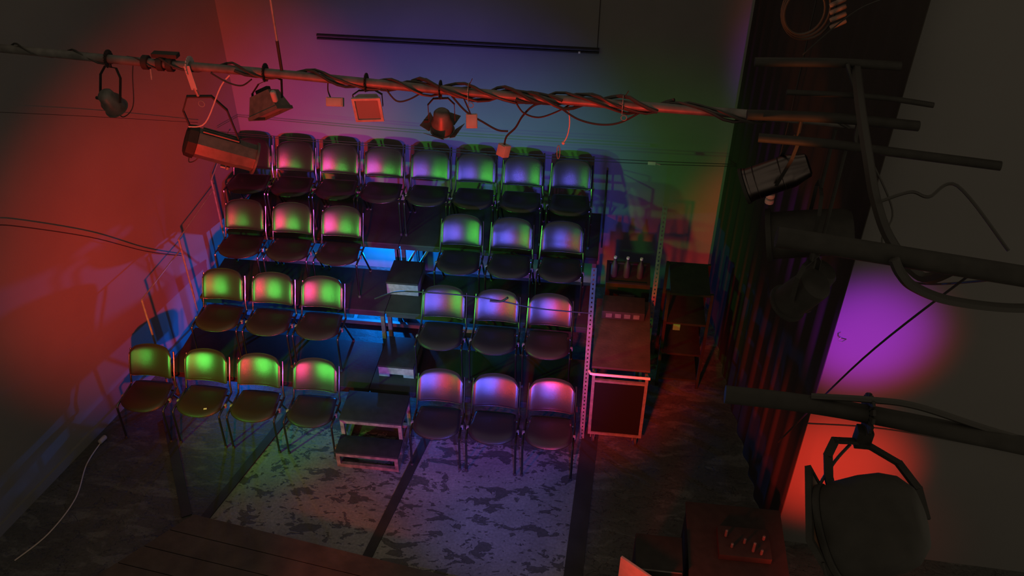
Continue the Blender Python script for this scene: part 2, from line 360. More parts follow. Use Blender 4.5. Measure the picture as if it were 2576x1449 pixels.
def make_chair():
    t = thing('stacking_chair', 'x', 'chair', (0, 0, 0))
    b, rim = make_seat(); s = b.obj('seat', M_vinyl, t, 60, weld=True)
    MB().tube(rim, 0.0045, 6, closed=True).obj('piping', M_vinyl, s, 60)
    b, rim = make_backrest(); s = b.obj('backrest', M_vinyl, t, 60, weld=True)
    MB().tube(rim, 0.0042, 6, closed=True).obj('piping', M_vinyl, s, 60)
    for sx in (-1, 1):
        x = sx*0.232
        MB().tube(smooth_path([(sx*0.219, -0.030, 0.765), (sx*0.221, -0.060, 0.70), (sx*0.224, -0.115, 0.60), (x*0.97, -0.150, 0.52), (x, -0.17, 0.428)], 4), 0.010, 8).obj('back_post', M_chrome, t)
        MB().tube(smooth_path([(x, -0.172, 0.424), (x, -0.30, 0.418), (x, -0.43, 0.418), (x, -0.478, 0.412), (x, -0.493, 0.385), (x, -0.50, 0.20), (x, -0.508, 0.012)], 4), 0.0105, 8).obj('leg', M_chrome, t)
        MB().tube([(x, -0.26, 0.408), (x, -0.14, 0.2), (x, -0.03, 0.012)], 0.0105, 8).obj('leg', M_chrome, t)
        for y in (-0.508, -0.03): MB().lathe([(0.014, 0.0), (0.015, 0.004), (0.013, 0.03)], 10, (x, y)).obj('foot_cap', M_rubber, t)
        MB().box(sx*0.238-0.012, sx*0.238+0.012, -0.36, -0.33, 0.395, 0.43, 0.003).obj('linking_clip', M_galv, t)
    f = MB(); f.tube([(-0.225, -0.40, 0.408), (0.225, -0.40, 0.408)], 0.009, 8); f.tube([(-0.225, -0.20, 0.405), (0.225, -0.20, 0.405)], 0.009, 8)
    f.obj('cross_tube', M_chrome, t)
    return t
chair0 = make_chair(); used = [False]
def place(x, y, z, rz, label, group):
    c = chair0 if not used[0] else copy_tree(chair0)
    used[0] = True; c.location = (x, y, z); c.rotation_euler = (0, 0, rz); c['label'] = label; c['group'] = group
    return c
def chair_row(xs, y, z, rots, labels, group):
    for i, (x, l) in enumerate(zip(xs, labels)):
        dy = 0
        r = rots[i] if isinstance(rots, (list, tuple)) else rots
        place(x, y+dy, z, r, l, group)
ordL = ['end chair by the left wall', 'second chair from the left wall', 'third chair from the left wall', 'chair beside the wooden step stool']
chair_row([-4.27, -3.70, -3.17, -2.61], 6.20, 0, [0.0, -0.02, 0.0, 0.0],
          ['black vinyl stacking chair on the floor, front row %s' % s for s in ordL], 'front row chairs')
chair_row([-1.39, -0.86, -0.33], 6.20, 0, 0.0,
          ['black vinyl stacking chair on the floor, front row, right beside the step stool',
           'black vinyl stacking chair on the floor, middle one of the right hand front three',
           'black vinyl stacking chair on the floor, front row end by the wheeled cart'], 'front row chairs')
def tier(i, y, xs, word):
    chair_row(xs, y, DZ[i], 0.0,
        ['black chair on the %s deck, at its left end by the wall' % word, 'black chair on the %s deck, middle of the left three' % word,
         'black chair on the %s deck, left edge of the aisle' % word, 'black chair on the %s deck, right edge of the aisle' % word,
         'black chair on the %s deck, middle of the right three' % word, 'black chair on the %s deck, at its right end' % word], '%s deck chairs' % word)
tier(0, 7.056, [-3.80, -3.27, -2.75, -1.50, -0.96, -0.43], 'lowest')
tier(1, 7.85, [-3.80, -3.27, -2.73, -1.44, -0.91, -0.38], 'middle')
rl = ['at the far left end behind the profile lantern', 'second from the left', 'third from the left', 'fourth from the left', 'fourth from the right',
      'third from the right', 'second from the right', 'at the far right end']
chair_row([-3.93, -3.43, -2.925, -2.42, -1.90, -1.395, -0.88, -0.35], 8.60, DZ[2], 0.0,
          ['black chair on the top deck, ' + s for s in rl], 'top deck chairs')
# ------------------------------------------------------------------ guard rails
t = thing('guard_rail', 'thin stepped steel guard rail along the left ends of the decks', 'railing', (-4.35, 7.3, 0))
gp = [(-4.37, 6.40, 0.30, 1.20), (-4.30, 7.20, 0.64, 1.38), (-4.22, 8.0, 0.96, 1.62)]
for x, y, z0, z1 in gp: MB().tube([(x, y, 0.0), (x, y, z1)], 0.011, 8).obj('post', M_galv, t)
for (a, b_) in zip(gp, gp[1:]):
    MB().tube([(a[0], a[1], a[3]), (b_[0], b_[1], b_[3]-0.12)], 0.007, 8).obj('rail', M_galv, t)
MB().tube([(gp[2][0], gp[2][1], gp[2][3]), (-4.19, 8.6, 1.9)], 0.007, 8).obj('rail', M_galv, t)
t = thing('guard_rail', 'thin dark guard rail at the right end of the top deck', 'railing', (0.03, 8.5, 1.01))
for y, z in ((8.3, 1.55), (8.75, 1.62)): MB().tube([(0.03, y, 0.9), (0.03, y, z)], 0.010, 8).obj('post', M_black, t)
MB().tube([(0.03, 8.3, 1.55), (0.03, 8.75, 1.62)], 0.008, 8).obj('rail', M_black, t)

# ------------------------------------------------------------------ slotted posts, cart
def slotted(x, y, z0, z1, label, w_=0.045):
    o = MB(); n = int((z1-z0)/0.05)
    # L-shaped angle with a column of holes on its front face
    for k in range(n):
        a = z0+k*(z1-z0)/n; b_ = z0+(k+1)*(z1-z0)/n; h = (b_-a)
        o.box(x-w_/2, x-0.006, y, y+0.003, a, b_); o.box(x+0.006, x+w_/2, y, y+0.003, a, b_)
        o.box(x-0.006, x+0.006, y, y+0.003, a, a+h*0.3); o.box(x-0.006, x+0.006, y, y+0.003, a+h*0.7, b_)
    o.box(x-w_/2, x-w_/2+0.003, y+0.0032, y+w_, z0, z1)
    return tag(o.obj('slotted_angle_post', M_galv), label, 'post', 'slotted steel posts')
slotted(-0.025, 6.235, 0.0, 2.10, 'tall slotted steel angle post, brightly lit, at the cart corner')
slotted(0.60, 7.40, 0.0, 2.04, 'dim slotted steel angle post standing behind the cart')
t = thing('wheeled_cart', 'tall wheeled cart with steel frame, dark panel and scuffed wooden top', 'cart', (0.29, 6.7, 0))
X0, X1, Y0, Y1 = 0.03, 0.55, 6.20, 7.30
f = MB()
for xx in (X0, X1-.028):
    for yy in (Y0, Y1-.028): f.box(xx, xx+.028, yy, yy+.028, 0.12, 0.93)
for zz in (0.12, 0.815):
    f.box(X0+.028, X1-.028, Y0, Y0+.026, zz, zz+.026); f.box(X0+.028, X1-.028, Y1-.026, Y1, zz, zz+.026)
    f.box(X0, X0+.026, Y0+.028, Y1-.028, zz, zz+.026); f.box(X1-.026, X1, Y0+.028, Y1-.028, zz, zz+.026)
f.obj('frame', M_galv, t)
MB().box(X0+.03, X1-.03, Y0+.01, Y0+.022, 0.15, 0.81).obj('front_panel', M_panel, t)
MB().box(X0-.01, X1+.01, Y0+0.06, Y1, 0.9305, 0.955, .003).obj('wooden_top', M_wood, t)
hd = MB().tube([(X0-.03, Y0+.02, 0.93), (X0-.015, Y0-.03, 0.945), (X0+.01, Y0-.04, 0.95), (X1+.01, Y0-.04, 0.95)], 0.013, 8).obj('push_handle', M_handle, t)
hd['label'] = 'pale painted push handle'
for xx, yy in ((X0+.05, Y0+.05), (X1-.06, Y0+.05), (X0+.05, Y1-.06), (X1-.06, Y1-.06)):
    cst = MB().box(xx-.012, xx+.012, yy-.02, yy+.02, 0.09, 0.12).obj('caster', M_steel, t)
    m_ = frame_to((1, 0.25, 0), (0, 0, 1), (xx, yy-.015, 0.045))
    MB(m_).lathe([(0.03, -0.013), (0.044, -0.011), (0.044, 0.011), (0.03, 0.013)], 18).obj('wheel', M_rubber, cst)
    fk = MB(); fk.tube([(xx-.020, yy-.015, 0.045), (xx-.020, yy-.004, 0.088), (xx, yy, 0.094), (xx+.020, yy-.004, 0.088), (xx+.020, yy-.015, 0.045)], 0.005, 6); fk.obj('fork', M_galv, cst)
# amplifier and bottles on the cart and behind
t = thing('amplifier', 'dark slotted amplifier box at the far end of the cart top', 'amplifier', (0.30, 7.05, 0.955))
MB().box(0.08, 0.50, 6.98, 7.24, 0.956, 1.05, .004).obj('case', M_black, t)
for k in range(4): MB().box(0.12+k*.09, 0.18+k*.09, 6.972, 6.9795, 0.98, 1.03).obj('vent_panel', M_steel, t)
def bottle(x, y, z, label):
    tt = thing('bottle', label, 'bottle', (x, y, z), 0, 'bottles on the crate')
    MB(Matrix.Translation((x, y, z))).lathe([(0.03, 0), (0.034, .01), (0.034, .15), (0.014, .2), (0.013, .23)], 14).obj('body', M_shell, tt)
    MB(Matrix.Translation((x, y, z))).lathe([(0.016, .2305), (0.016, .25)], 12).obj('cap', M_white, tt)
t = thing('crate', 'black crate standing on the floor behind the cart', 'crate', (0.32, 7.75, 0))
cr = MB(); cr.box(0.10, 0.56, 7.55, 7.58, 0, 0.98); cr.box(0.10, 0.56, 7.92, 7.95, 0, 0.98); cr.box(0.10, 0.13, 7.58, 7.92, 0, 0.98); cr.box(0.53, 0.56, 7.58, 7.92, 0, .98)
cr.box(0.13, 0.53, 7.58, 7.92, 0.93, 0.96); cr.obj('crate_body', M_black, t)
MB().box(0.25, 0.41, 7.543, 7.549, 0.80, 0.84).obj('handle', M_steel, t)
for (x, l) in ((0.18, 'small dark bottle on the crate, nearest the seating'), (0.31, 'small dark bottle in the middle of the crate top'), (0.45, 'small dark bottle on the crate, nearest the black drape')):
    bottle(x, 7.7, 0.96, l)

# ------------------------------------------------------------------ drapes
def drape(name, label, a, b_, z0, z1, amp, waves, cat='curtain', m=M_drape):
    a = Vector(a+(0,)); b_ = Vector(b_+(0,)); d = b_-a; n = Vector((-d.y, d.x, 0)).normalized(); NU = waves*8
    o = MB(); TH = 0.006
    def pt(i, z, off):
        u = i/NU; k = (z-z0)/(z1-z0)
        s_ = math.sin(u*waves*2*math.pi+0.6*math.sin(u*17))*amp*(1.15-0.35*k) + math.sin(u*9.1+1)*amp*0.5
        return a+d*u+n*(s_+off)+Vector((0, 0, z))
    NV = 6; zs = [z0+(z1-z0)*j/NV for j in range(NV+1)]
    F = [[o.v(pt(i, z, 0)) for i in range(NU+1)] for z in zs]; B = [[o.v(pt(i, z, TH)) for i in range(NU+1)] for z in zs]
    for j in range(NV):
        for i in range(NU):
            o.bm.faces.new((F[j][i], F[j][i+1], F[j+1][i+1], F[j+1][i])); o.bm.faces.new((B[j][i], B[j+1][i], B[j+1][i+1], B[j][i+1]))
        for i in (0, NU): o.bm.faces.new((F[j][i], F[j+1][i], B[j+1][i], B[j][i]))
    for j in (0, NV):
        for i in range(NU): o.bm.faces.new((F[j][i], B[j][i], B[j][i+1], F[j][i+1]))
    return tag(o.obj(name, m, None, 80), label, cat)
drape('stage_drape', 'tall black pleated drape hiding the right side of the back wall', (1.30, 8.72), (1.68, 5.03), 0.01, 5.6, 0.014, 13)

# ------------------------------------------------------------------ lighting pipe
PP = [(-4.85, 5.56, 4.115), (-4.26, 5.54, 4.11), (-3.23, 5.47, 4.10), (-2.2, 5.40, 4.10), (-1.11, 5.33, 4.085), (-0.08, 5.27, 4.085), (0.8, 5.22, 4.09), (1.52, 5.17, 4.09)]
PS = smooth_path(PP, 10)
def pipe_at(x):
    for a, b_ in zip(PS, PS[1:]):
        if a.x <= x <= b_.x: return a+(b_-a)*((x-a.x)/(b_.x-a.x))
    return PS[-1].copy()
tag(MB().tube(PS, 0.030, 14).obj('lighting_pipe', M_steel), 'long steel lighting pipe spanning the room above the seating', 'pipe')
def wrap(x0, x1, turns, r, ph, label, rad=0.034, sag=0.0):
    pts = []; n = int(abs(turns)*10)+2
    for k in range(n+1):
        u = k/n; c_ = pipe_at(x0+(x1-x0)*u); a = ph+u*turns*2*math.pi
        rr = rad*(1+0.25*math.sin(u*23+ph)+0.1*math.sin(u*51))
        pts.append(c_+Vector((0, math.cos(a)*rr, math.sin(a)*rr - sag*abs(math.sin(u*math.pi*3+ph))**3)))
    tag(MB().tube(pts, r, 6).obj('cable', M_cable), label, 'cable', 'cables wound round the lighting pipe')
wrap(-4.2, -2.9, 3, 0.007, 0.2, 'thin cable wound round the left end of the lighting pipe')
wrap(-3.1, -0.9, 4, 0.009, 1.2, 'black cable spiralling along the middle of the lighting pipe', 0.038)
wrap(-2.5, -0.3, 3, 0.010, 2.8, 'thick cable looping round the pipe above the square floodlight', 0.040)
wrap(-1.5, 0.4, 3.5, 0.011, 4.1, 'thick cable wound round the pipe right of the round spotlight', 0.043)
wrap(-1.3, 0.3, 2.5, 0.012, 0.4, 'heavy cable twisting along the pipe over the hanging boxes', 0.046)
wrap(-1.2, 0.9, 3, 0.010, 5.3, 'cable wound round the pipe to its dark right end', 0.044)
wrap(-0.6, 1.45, 3, 0.010, 3.3, 'cable wound round the pipe where it passes the black drape', 0.041)
def on_pipe(x, dy=0, dz=0): return pipe_at(x)+Vector((0, dy, dz))
# suspension rod
t = thing('suspension_rod', 'vertical threaded rod holding the pipe from above', 'rod', (-2.18, 5.40, 4.12))
MB().tube([(-2.18, 5.40, 4.33), (-2.18, 5.40, 5.6)], 0.008, 8).obj('rod', M_galv, t)
MB().tube([(-2.18, 5.40, 4.13), (-2.18, 5.40, 4.33)], 0.011, 8).obj('turnbuckle', M_black, t)

def clamp(t, x, m=M_galv, w_=0.04):
    p = on_pipe(x); b = MB(); pts = [p+Vector((0, math.cos(a)*0.043, math.sin(a)*0.043)) for a in [math.radians(d) for d in range(-60, 241, 20)]]
    for q0, q1 in zip(pts, pts[1:]): b.bar(q0, q1, w_, 0.007, (1, 0, 0))
    o = b.obj('hook_clamp', m, t); return p
def yoke(t, top, piv, halfw, dirx, m, sec=(0.03, 0.008), drop=0.35):
    """U-shaped yoke: from top centre out to both sides and down to the pivots"""
    dx = Vector(dirx).normalized(); top = Vector(top); piv = Vector(piv); up_ = (top-piv); sh = 0.45
    pts = []
    for s in (-1, 1):
        pts.append([piv+dx*s*halfw, piv+dx*s*halfw+up_*(1-sh*0.6), piv+dx*s*halfw*0.55+up_, top])
    path = pts[0]+pts[1][::-1][1:]
    b = MB()
    for q0, q1 in zip(path, path[1:]):
        ax = (q1-q0).normalized(); b.bar(q0-ax*0.003, q1+ax*0.003, sec[0], sec[1], dx.cross(up_.normalized()).cross(ax) if abs(ax.dot(dx)) < 0.99 else up_)
    return b.obj('yoke', m, t)
def safety_loop(t, p, r=0.022, m=M_galv):
    MB().tube([Vector(p)+Vector((math.cos(a)*r, 0, math.sin(a)*r)) for a in [2*math.pi*k/14 for k in range(14)]], 0.0025, 6, closed=True).obj('safety_ring', m, t)

# --- large profile lantern, left
t = thing('profile_lantern', 'large long bodied black stage lantern in a bent yoke, hanging over the left seats', 'stage light', (-2.83, 5.42, 3.55))
P0 = clamp(t, -2.84, M_pale, 0.05)
st_ = MB(); st_.bar(P0+Vector((0, -.045, .02)), P0+Vector((.02, -.045, -.15)), 0.042, 0.006, (0, 1, 0)); s_ = st_.obj('strap', M_pale, t); s_['label'] = 'bright pale strap'
st_ = MB(); st_.tube([P0+Vector((.02, -.04, -.14)), P0+Vector((.03, -.03, -.20))], 0.012, 8); st_.obj('bolt', M_galv, t)
safety_loop(t, P0+Vector((.05, -.05, -.25)))
rear = Vector((-2.955, 5.36, 3.585)); front = Vector((-2.53, 5.52, 3.37)); ax = (front-rear).normalized(); L = (front-rear).length
mz = frame_to(ax, (0, 0, 1), rear)
MB(mz).lathe([(0.085, 0.0), (0.112, 0.015), (0.118, 0.05), (0.118, 0.075)], 8, phase=math.pi/8).obj('rear_cap', M_black, t, 20)
MB(mz).lathe([(0.100, 0.076), (0.106, 0.08), (0.106, L*0.72), (0.098, L*0.78), (0.098, L*0.97)], 8, phase=math.pi/8).obj('housing', M_lamp, t, 20)
MB(mz).lathe([(0.118, L*0.97), (0.118, L*1.0), (0.09, L*1.001), (0.088, L*0.98)], 16, cap1=True).obj('lens_ring', M_lamp, t)
rb = MB(mz)
for k in range(3): rb.box(-0.03+k*.03, -0.018+k*.03, 0.103, 0.112, 0.10, L*0.7)
rb.obj('cooling_fin', M_lamp, t)
MB(mz).lathe([(0.018, 0), (0.018, .012), (0.01, .02)], 10).obj('end_knob', M_black, t)
kn = MB(mz @ Matrix.Translation((-0.02, -0.112, L*0.66)) @ Matrix.Rotation(math.pi/2, 4, 'X')); kn.lathe([(0.014, 0), (0.016, .02), (0.01, .025)], 10); kn.obj('focus_knob', M_galv, t)
MB(mz).box(-0.05, -0.02, -0.1175, -0.1075, L*0.55, L*0.62).obj('shutter_tab', M_pale, t)
pv = rear+ax*L*0.5
yoke(t, P0+Vector((0.03, -0.02, -0.21)), pv+Vector((0, 0, 0.02)), 0.145, (0.93, 0.35, -0.1), M_black, (0.035, 0.009))
MB().tube(smooth_path([rear+Vector((0.02, 0, -.10)), rear+Vector((0.0, -.02, -.17)), rear+Vector((.06, -.02, -.15)), rear+Vector((.09, 0, -.10))], 5), 0.004, 6).obj('wire_loop', M_cable, t)
MB().tube(smooth_path([rear+Vector((0.05, 0, .10)), rear+Vector((.18, 0, .14)), P0+Vector((.20, -.03, -.13)), on_pipe(-2.55, -.02, -.03)], 6), 0.005, 6).obj('power_lead', M_redtape, t)

# --- generic PAR
def par(x, label, body_c, axis, rad, ln, mbody, sx=1.0, name='par_can'):
    t = thing(name, label, 'stage light', tuple(body_c)); P0 = clamp(t, x, M_black)
    ax = Vector(axis).normalized(); c_ = Vector(body_c); mz = frame_to(ax, (0, 0, 1), c_-ax*ln/2)
    MB(mz).lathe([(rad*.35, 0), (rad*.55, .006), (rad*.72, ln*.12), (rad*.78, ln*.35), (rad, ln*.55), (rad, ln*.96), (rad*1.12, ln*.965), (rad*1.12, ln), (rad*.9, ln*1.0)], 24).obj('body', mbody, t)
    MB(mz).lathe([(rad*.86, ln*.94), (rad*.5, ln*.99), (rad*.1, ln*1.005)], 20).obj('lens', M_glass, t)
    top = P0+Vector((0, 0, -0.06)); MB().tube([P0+Vector((0, 0, -.03)), top], 0.01, 8).obj('stem', M_black, t)
    side = ax.cross(Vector((0, 0, 1))).normalized() if abs(ax.z) < .99 else Vector((1, 0, 0))
    yoke(t, top, c_, rad*1.15, side, M_black, (0.02, 0.005))
    MB().tube([c_-side*rad*1.2, c_-side*rad*1.2-side*0.03], 0.012, 8).obj('tilt_knob', M_black, t)
    return t
t = par(-3.44, 'small black par lantern, leftmost lamp on the pipe by the red wall', (-3.46, 5.40, 3.83), (0.12, 0.45, -0.9), 0.075, 0.17, M_lamp)
MB().tube(smooth_path([(-3.44, 5.40, 3.75), (-3.38, 5.38, 3.72), (-3.30, 5.40, 3.80), (-3.27, 5.44, 4.0), (-3.26, 5.47, 4.08)], 6), 0.004, 6).obj('power_lead', M_cable, t)
t = par(-1.10, 'round spotlight with splayed barn doors below the middle of the pipe', (-1.10, 5.34, 3.86), (-0.05, 0.25, -0.96), 0.075, 0.17, M_lamp)
for k in range(4):
    a = k*math.pi/2+0.5; mz = frame_to((-0.05, .25, -.96), (0, 0, 1), (-1.10, 5.34, 3.86)) @ Matrix.Translation((0, 0, 0.085)) @ Matrix.Rotation(a, 4, 'Z') @ Matrix.Translation((0, 0.076, 0)) @ Matrix.Rotation(-0.75, 4, 'X')
    b = MB(mz); b.prism([(-0.05, 0), (0.05, 0), (0.075, 0.075), (-0.075, 0.075)], -0.001, 0.001); b.obj('barn_door', M_lamp, t)
# --- floodlights
def frame_xz(x, z, loc):
    z = Vector(z).normalized(); x = Vector(x); x = (x-z*x.dot(z)).normalized(); m = Matrix((x, z.cross(x), z)).transposed().to_4x4(); m.translation = Vector(loc); return m
def flood(x, label, c_, axis, w_, h_, d_, mbody, name='floodlight', xa0=(1, 0, 0)):
    t = thing(name, label, 'stage light', tuple(c_)); P0 = clamp(t, x, M_black)
    mz = frame_xz(xa0, axis, c_); b = MB(mz)
    # housing: small back widening to the front frame
    A = [(-w_*.32, -h_*.32), (w_*.32, -h_*.32), (w_*.32, h_*.32), (-w_*.32, h_*.32)]; B = [(-w_*.47, -h_*.47), (w_*.47, -h_*.47), (w_*.47, h_*.47), (-w_*.47, h_*.47)]
    va = [b.v((p[0], p[1], -d_/2)) for p in A]; vb = [b.v((p[0], p[1], d_*.35)) for p in B]
    for k in range(4): b.bm.faces.new((va[k], va[(k+1) % 4], vb[(k+1) % 4], vb[k]))
    b.bm.faces.new(va[::-1]); b.bm.faces.new(vb); b.obj('housing', mbody, t, 30)
    f = MB(mz); r = 0.018
    f.box(-w_/2, w_/2, -h_/2, -h_/2+r, d_*.351, d_*.5); f.box(-w_/2, w_/2, h_/2-r, h_/2, d_*.351, d_*.5)
    f.box(-w_/2, -w_/2+r, -h_/2+r, h_/2-r, d_*.351, d_*.5); f.box(w_/2-r, w_/2, -h_/2+r, h_/2-r, d_*.351, d_*.5); f.obj('front_frame', mbody, t)
    MB(mz).box(-w_/2+r, w_/2-r, -h_/2+r, h_/2-r, d_*.352, d_*.38).obj('glass', M_glass, t)
    MB(mz).box(-w_*.2, w_*.2, -h_*.12, h_*.12, -d_/2-0.035, -d_/2-.0005, .004).obj('junction_box', M_black, t)
    xa = mz.to_3x3() @ Vector((1, 0, 0))
    yoke(t, P0+Vector((0, 0, -.055)), c_, w_*.51, xa, M_black, (0.022, 0.004))
    MB().tube([P0+Vector((0, 0, -.03)), P0+Vector((0, 0, -.06))], 0.01, 8).obj('stem', M_black, t)
    return t
t = flood(-2.30, 'grey halogen floodlight tilted to the right, beside the vertical rod', Vector((-2.31, 5.38, 3.885)), (0.36, -0.48, -0.78), 0.26, 0.17, 0.15, M_lamp, xa0=(0.85, -0.12, 0.42))
MB(Matrix.Translation((-2.22, 5.30, 3.98)) @ Matrix.Rotation(.3, 4, 'X')).lathe([(0.012, 0.05), (0.02, 0.04), (0.02, -.03), (0.01, -.045)], 12).obj('plug', M_pale, t)
t = flood(-1.60, 'square grey halogen floodlight hanging face down to the camera', Vector((-1.60, 5.36, 3.925)), (0.12, -0.95, -0.25), 0.19, 0.20, 0.09, M_lampgrey)
# --- small boxes
def small_box(label, c_, axis, w_, h_, d_, path, m=M_pale, r=0.005):
    t = thing('junction_box', label, 'box', tuple(c_), 0, 'small pale boxes hanging from the lighting pipe'); mz = frame_to(axis, (0, 0, 1), c_)
    MB(mz).box(-w_/2, w_/2, -h_/2, h_/2, -d_/2, d_/2, 0.006).obj('box_body', m, t)
    MB(mz).box(-w_*.42, w_*.42, -h_*.42, h_*.42, d_/2+.0003, d_/2+.004, 0.001).obj('lid', m, t)
    MB().tube(smooth_path(path, 6), r, 6).obj('lead', M_cable, t)
    return t
small_box('small rounded pale box hung between the two floodlights', Vector((-1.83, 5.37, 3.935)), (0.05, -0.8, 0.4), 0.115, 0.06, 0.05, [(-1.86, 5.38, 3.955), (-1.88, 5.40, 4.0), (-1.87, 5.39, 4.06)])
small_box('small pale box just right of the round spotlight', Vector((-0.895, 5.31, 3.885)), (0.12, -0.8, 0.45), 0.075, 0.095, 0.05, [(-0.90, 5.31, 3.93), (-0.93, 5.32, 4.0), (-0.95, 5.32, 4.05)])
small_box('small pale box dangling lowest on a twisted cable', Vector((-0.69, 5.36, 3.655)), (-0.55, -0.7, 0.3), 0.07, 0.085, 0.06,
          [(-0.685, 5.36, 3.69), (-0.67, 5.36, 3.76), (-0.61, 5.36, 3.83), (-0.56, 5.34, 3.93), (-0.48, 5.30, 4.03), (-0.38, 5.28, 4.06)], r=0.007)
cable('cable', 'black cable sagging from the pipe into the twisted drop cable', [(-1.02, 5.30, 4.06), (-0.93, 5.31, 3.95), (-0.82, 5.33, 3.87), (-0.73, 5.35, 3.81), (-0.66, 5.36, 3.80)], 0.0065, group='slack cable loops under the lighting pipe')
cable('cable', 'black cable loop hanging just right of the twisted drop cable', [(-0.60, 5.28, 4.05), (-0.55, 5.3, 3.97), (-0.45, 5.3, 3.945), (-0.33, 5.29, 4.0), (-0.25, 5.28, 4.06)], 0.006, group='slack cable loops under the lighting pipe')
cable('cable', 'long slack cable loop sagging below the right part of the pipe', [(-0.33, 5.27, 4.05), (-0.2, 5.28, 3.96), (-0.05, 5.28, 3.93), (0.08, 5.27, 3.96), (0.22, 5.26, 4.06)], 0.0065, group='slack cable loops under the lighting pipe')
cable('cable', 'small slack cable loop between the left floodlight and the profile lantern', [(-2.68, 5.4, 4.08), (-2.58, 5.4, 4.02), (-2.48, 5.4, 4.0), (-2.40, 5.4, 4.05)], 0.0055, group='slack cable loops under the lighting pipe')
cable('cable', 'small slack cable loop right of the square floodlight', [(-1.47, 5.34, 4.07), (-1.40, 5.33, 3.99), (-1.32, 5.33, 4.0), (-1.22, 5.33, 4.06)], 0.0055, group='slack cable loops under the lighting pipe')
t = thing('hanging_cord', 'thin knotted cord with a carabiner hanging near the right of the pipe', 'cord', (-0.3, 5.3, 3.65))
MB().tube(smooth_path([(-0.27, 5.30, 4.06), (-0.25, 5.30, 3.93), (-0.26, 5.30, 3.83), (-0.285, 5.30, 3.77)], 6), 0.004, 6).obj('cord', M_redtape, t)
MB(Matrix.Translation((-0.285, 5.30, 3.77))).lathe([(0.004, -.012), (0.011, -.004), (0.011, .006), (0.004, .012)], 10).obj('knot', M_redtape, t)
MB().tube([Vector((-0.315+math.cos(a)*.010, 5.30, 3.70+math.sin(a)*.05)) for a in [2*math.pi*k/16 for k in range(16)]], 0.003, 6, closed=True).obj('carabiner', M_galv, t)
def tape_clip(x, label):
    t = thing('cable_tie', label, 'cable tie', tuple(pipe_at(x)), 0, 'pale ties on the lighting pipe'); p = pipe_at(x)
    b = MB(); pts = [p+Vector((0, math.cos(a)*0.05, math.sin(a)*0.05)) for a in [2*math.pi*k/14 for k in range(15)]]
    for q0, q1 in zip(pts, pts[1:]): b.bar(q0, q1, 0.028, 0.003, (1, 0, 0))
    b.obj('band', M_pale, t); safety_loop(t, p+Vector((.015, -.03, -.075)), 0.018)
    MB().tube([p+Vector((0, -.02, .045)), p+Vector((.03, -.03, .11))], 0.0025, 5).obj('tail', M_cable, t)
tape_clip(-0.91, 'pale cable tie with a ring above the small box by the spotlight'); tape_clip(0.08, 'pale cable tie with a ring near the dark right end of the pipe')
# clamp cluster on left
t = thing('pipe_coupler', 'dark double pipe coupler between the leftmost lamp and the profile lantern', 'clamp', (-3.1, 5.45, 4.1))
for x in (-3.16, -3.05, -2.98):
    p = pipe_at(x); MB(frame_to((1, 0, 0), (0, 0, 1), p)).lathe([(0.045, -.022), (0.05, -.018), (0.05, .018), (0.045, .022)], 14).obj('coupler_half', M_black, t)
MB().tube([pipe_at(-3.12)+Vector((0, -.03, -.03)), pipe_at(-3.12)+Vector((0, -.05, -.10))], 0.007, 8).obj('bolt', M_galv, t)
MB().box(-3.10, -2.92, 5.44, 5.50, 4.145, 4.175, .004).obj('plate', M_black, t)

# ------------------------------------------------------------------ back wall rail
t = thing('wall_rail', 'long thin dark double rail fixed high on the back wall', 'rail', (-1.65, 8.9, 2.9))
MB().box(-3.11, -0.15, 8.79, 8.83, 2.945, 2.96).obj('rail', M_black, t); MB().box(-3.11, -0.15, 8.79, 8.83, 2.98, 2.995).obj('rail', M_black, t)
MB().box(-3.11, -0.15, 8.82, 8.83, 2.961, 2.979).obj('channel', M_steel, t)
for x in (-0.36,): MB().box(x, x+.02, 8.779, 8.789, 2.943, 2.962).obj('bracket', M_white, t)
cable('cable', 'thin black wire running straight up the back wall from the rail end', [(-0.17, 8.824, 3.0), (-0.17, 8.824, 4.0), (-0.17, 8.824, 5.5)], 0.004)

# ------------------------------------------------------------------ wires strung across
def wire(label, pts, r=0.003, name='wire', m=None, grp=None): return cable(name, label, pts, r, m, 'wire', grp)
wire('upper of two thin wires strung in front of the top row chairs', [(-4.2, 8.3, 2.05), (-2.0, 8.35, 1.985), (0.2, 8.35, 1.99), (1.35, 8.4, 1.99)], 0.0035, grp='twin wires before the back wall')
wire('lower of two thin wires strung in front of the top row chairs', [(-4.2, 8.3, 2.03), (-2.0, 8.35, 1.955), (0.2, 8.35, 1.955), (1.35, 8.4, 1.965)], 0.0035, grp='twin wires before the back wall')
t = thing('wire_tag', 'small cloth tag tied on the twin wires near the drape', 'tag', (0.5, 8.34, 1.97))
MB().box(0.44, 0.52, 8.335, 8.345, 1.955, 1.99, .002).obj('tag_cloth', M_redtape, t); MB().bar((0.52, 8.34, 1.975), (0.57, 8.34, 1.96), .016, .004).obj('tag_tail', M_redtape, t)
t = thing('rope', 'thin dark rope with a knot slung across the lowest deck chairs', 'rope', (-0.8, 6.2, 1.7))
MB().tube(smooth_path([(-2.1, 6.6, 1.28), (-1.85, 6.45, 1.50), (-1.57, 6.2, 1.72), (-1.11, 6.2, 1.72), (-0.82, 6.2, 1.69), (-0.5, 6.2, 1.64), (-0.02, 6.24, 1.60)], 8), 0.006, 6).obj('rope_strand', M_cable, t)
MB().tube(smooth_path([(-0.92, 6.19, 1.69), (-0.82, 6.185, 1.70), (-0.76, 6.18, 1.75)], 5), 0.010, 6).obj('knot', M_cable, t)
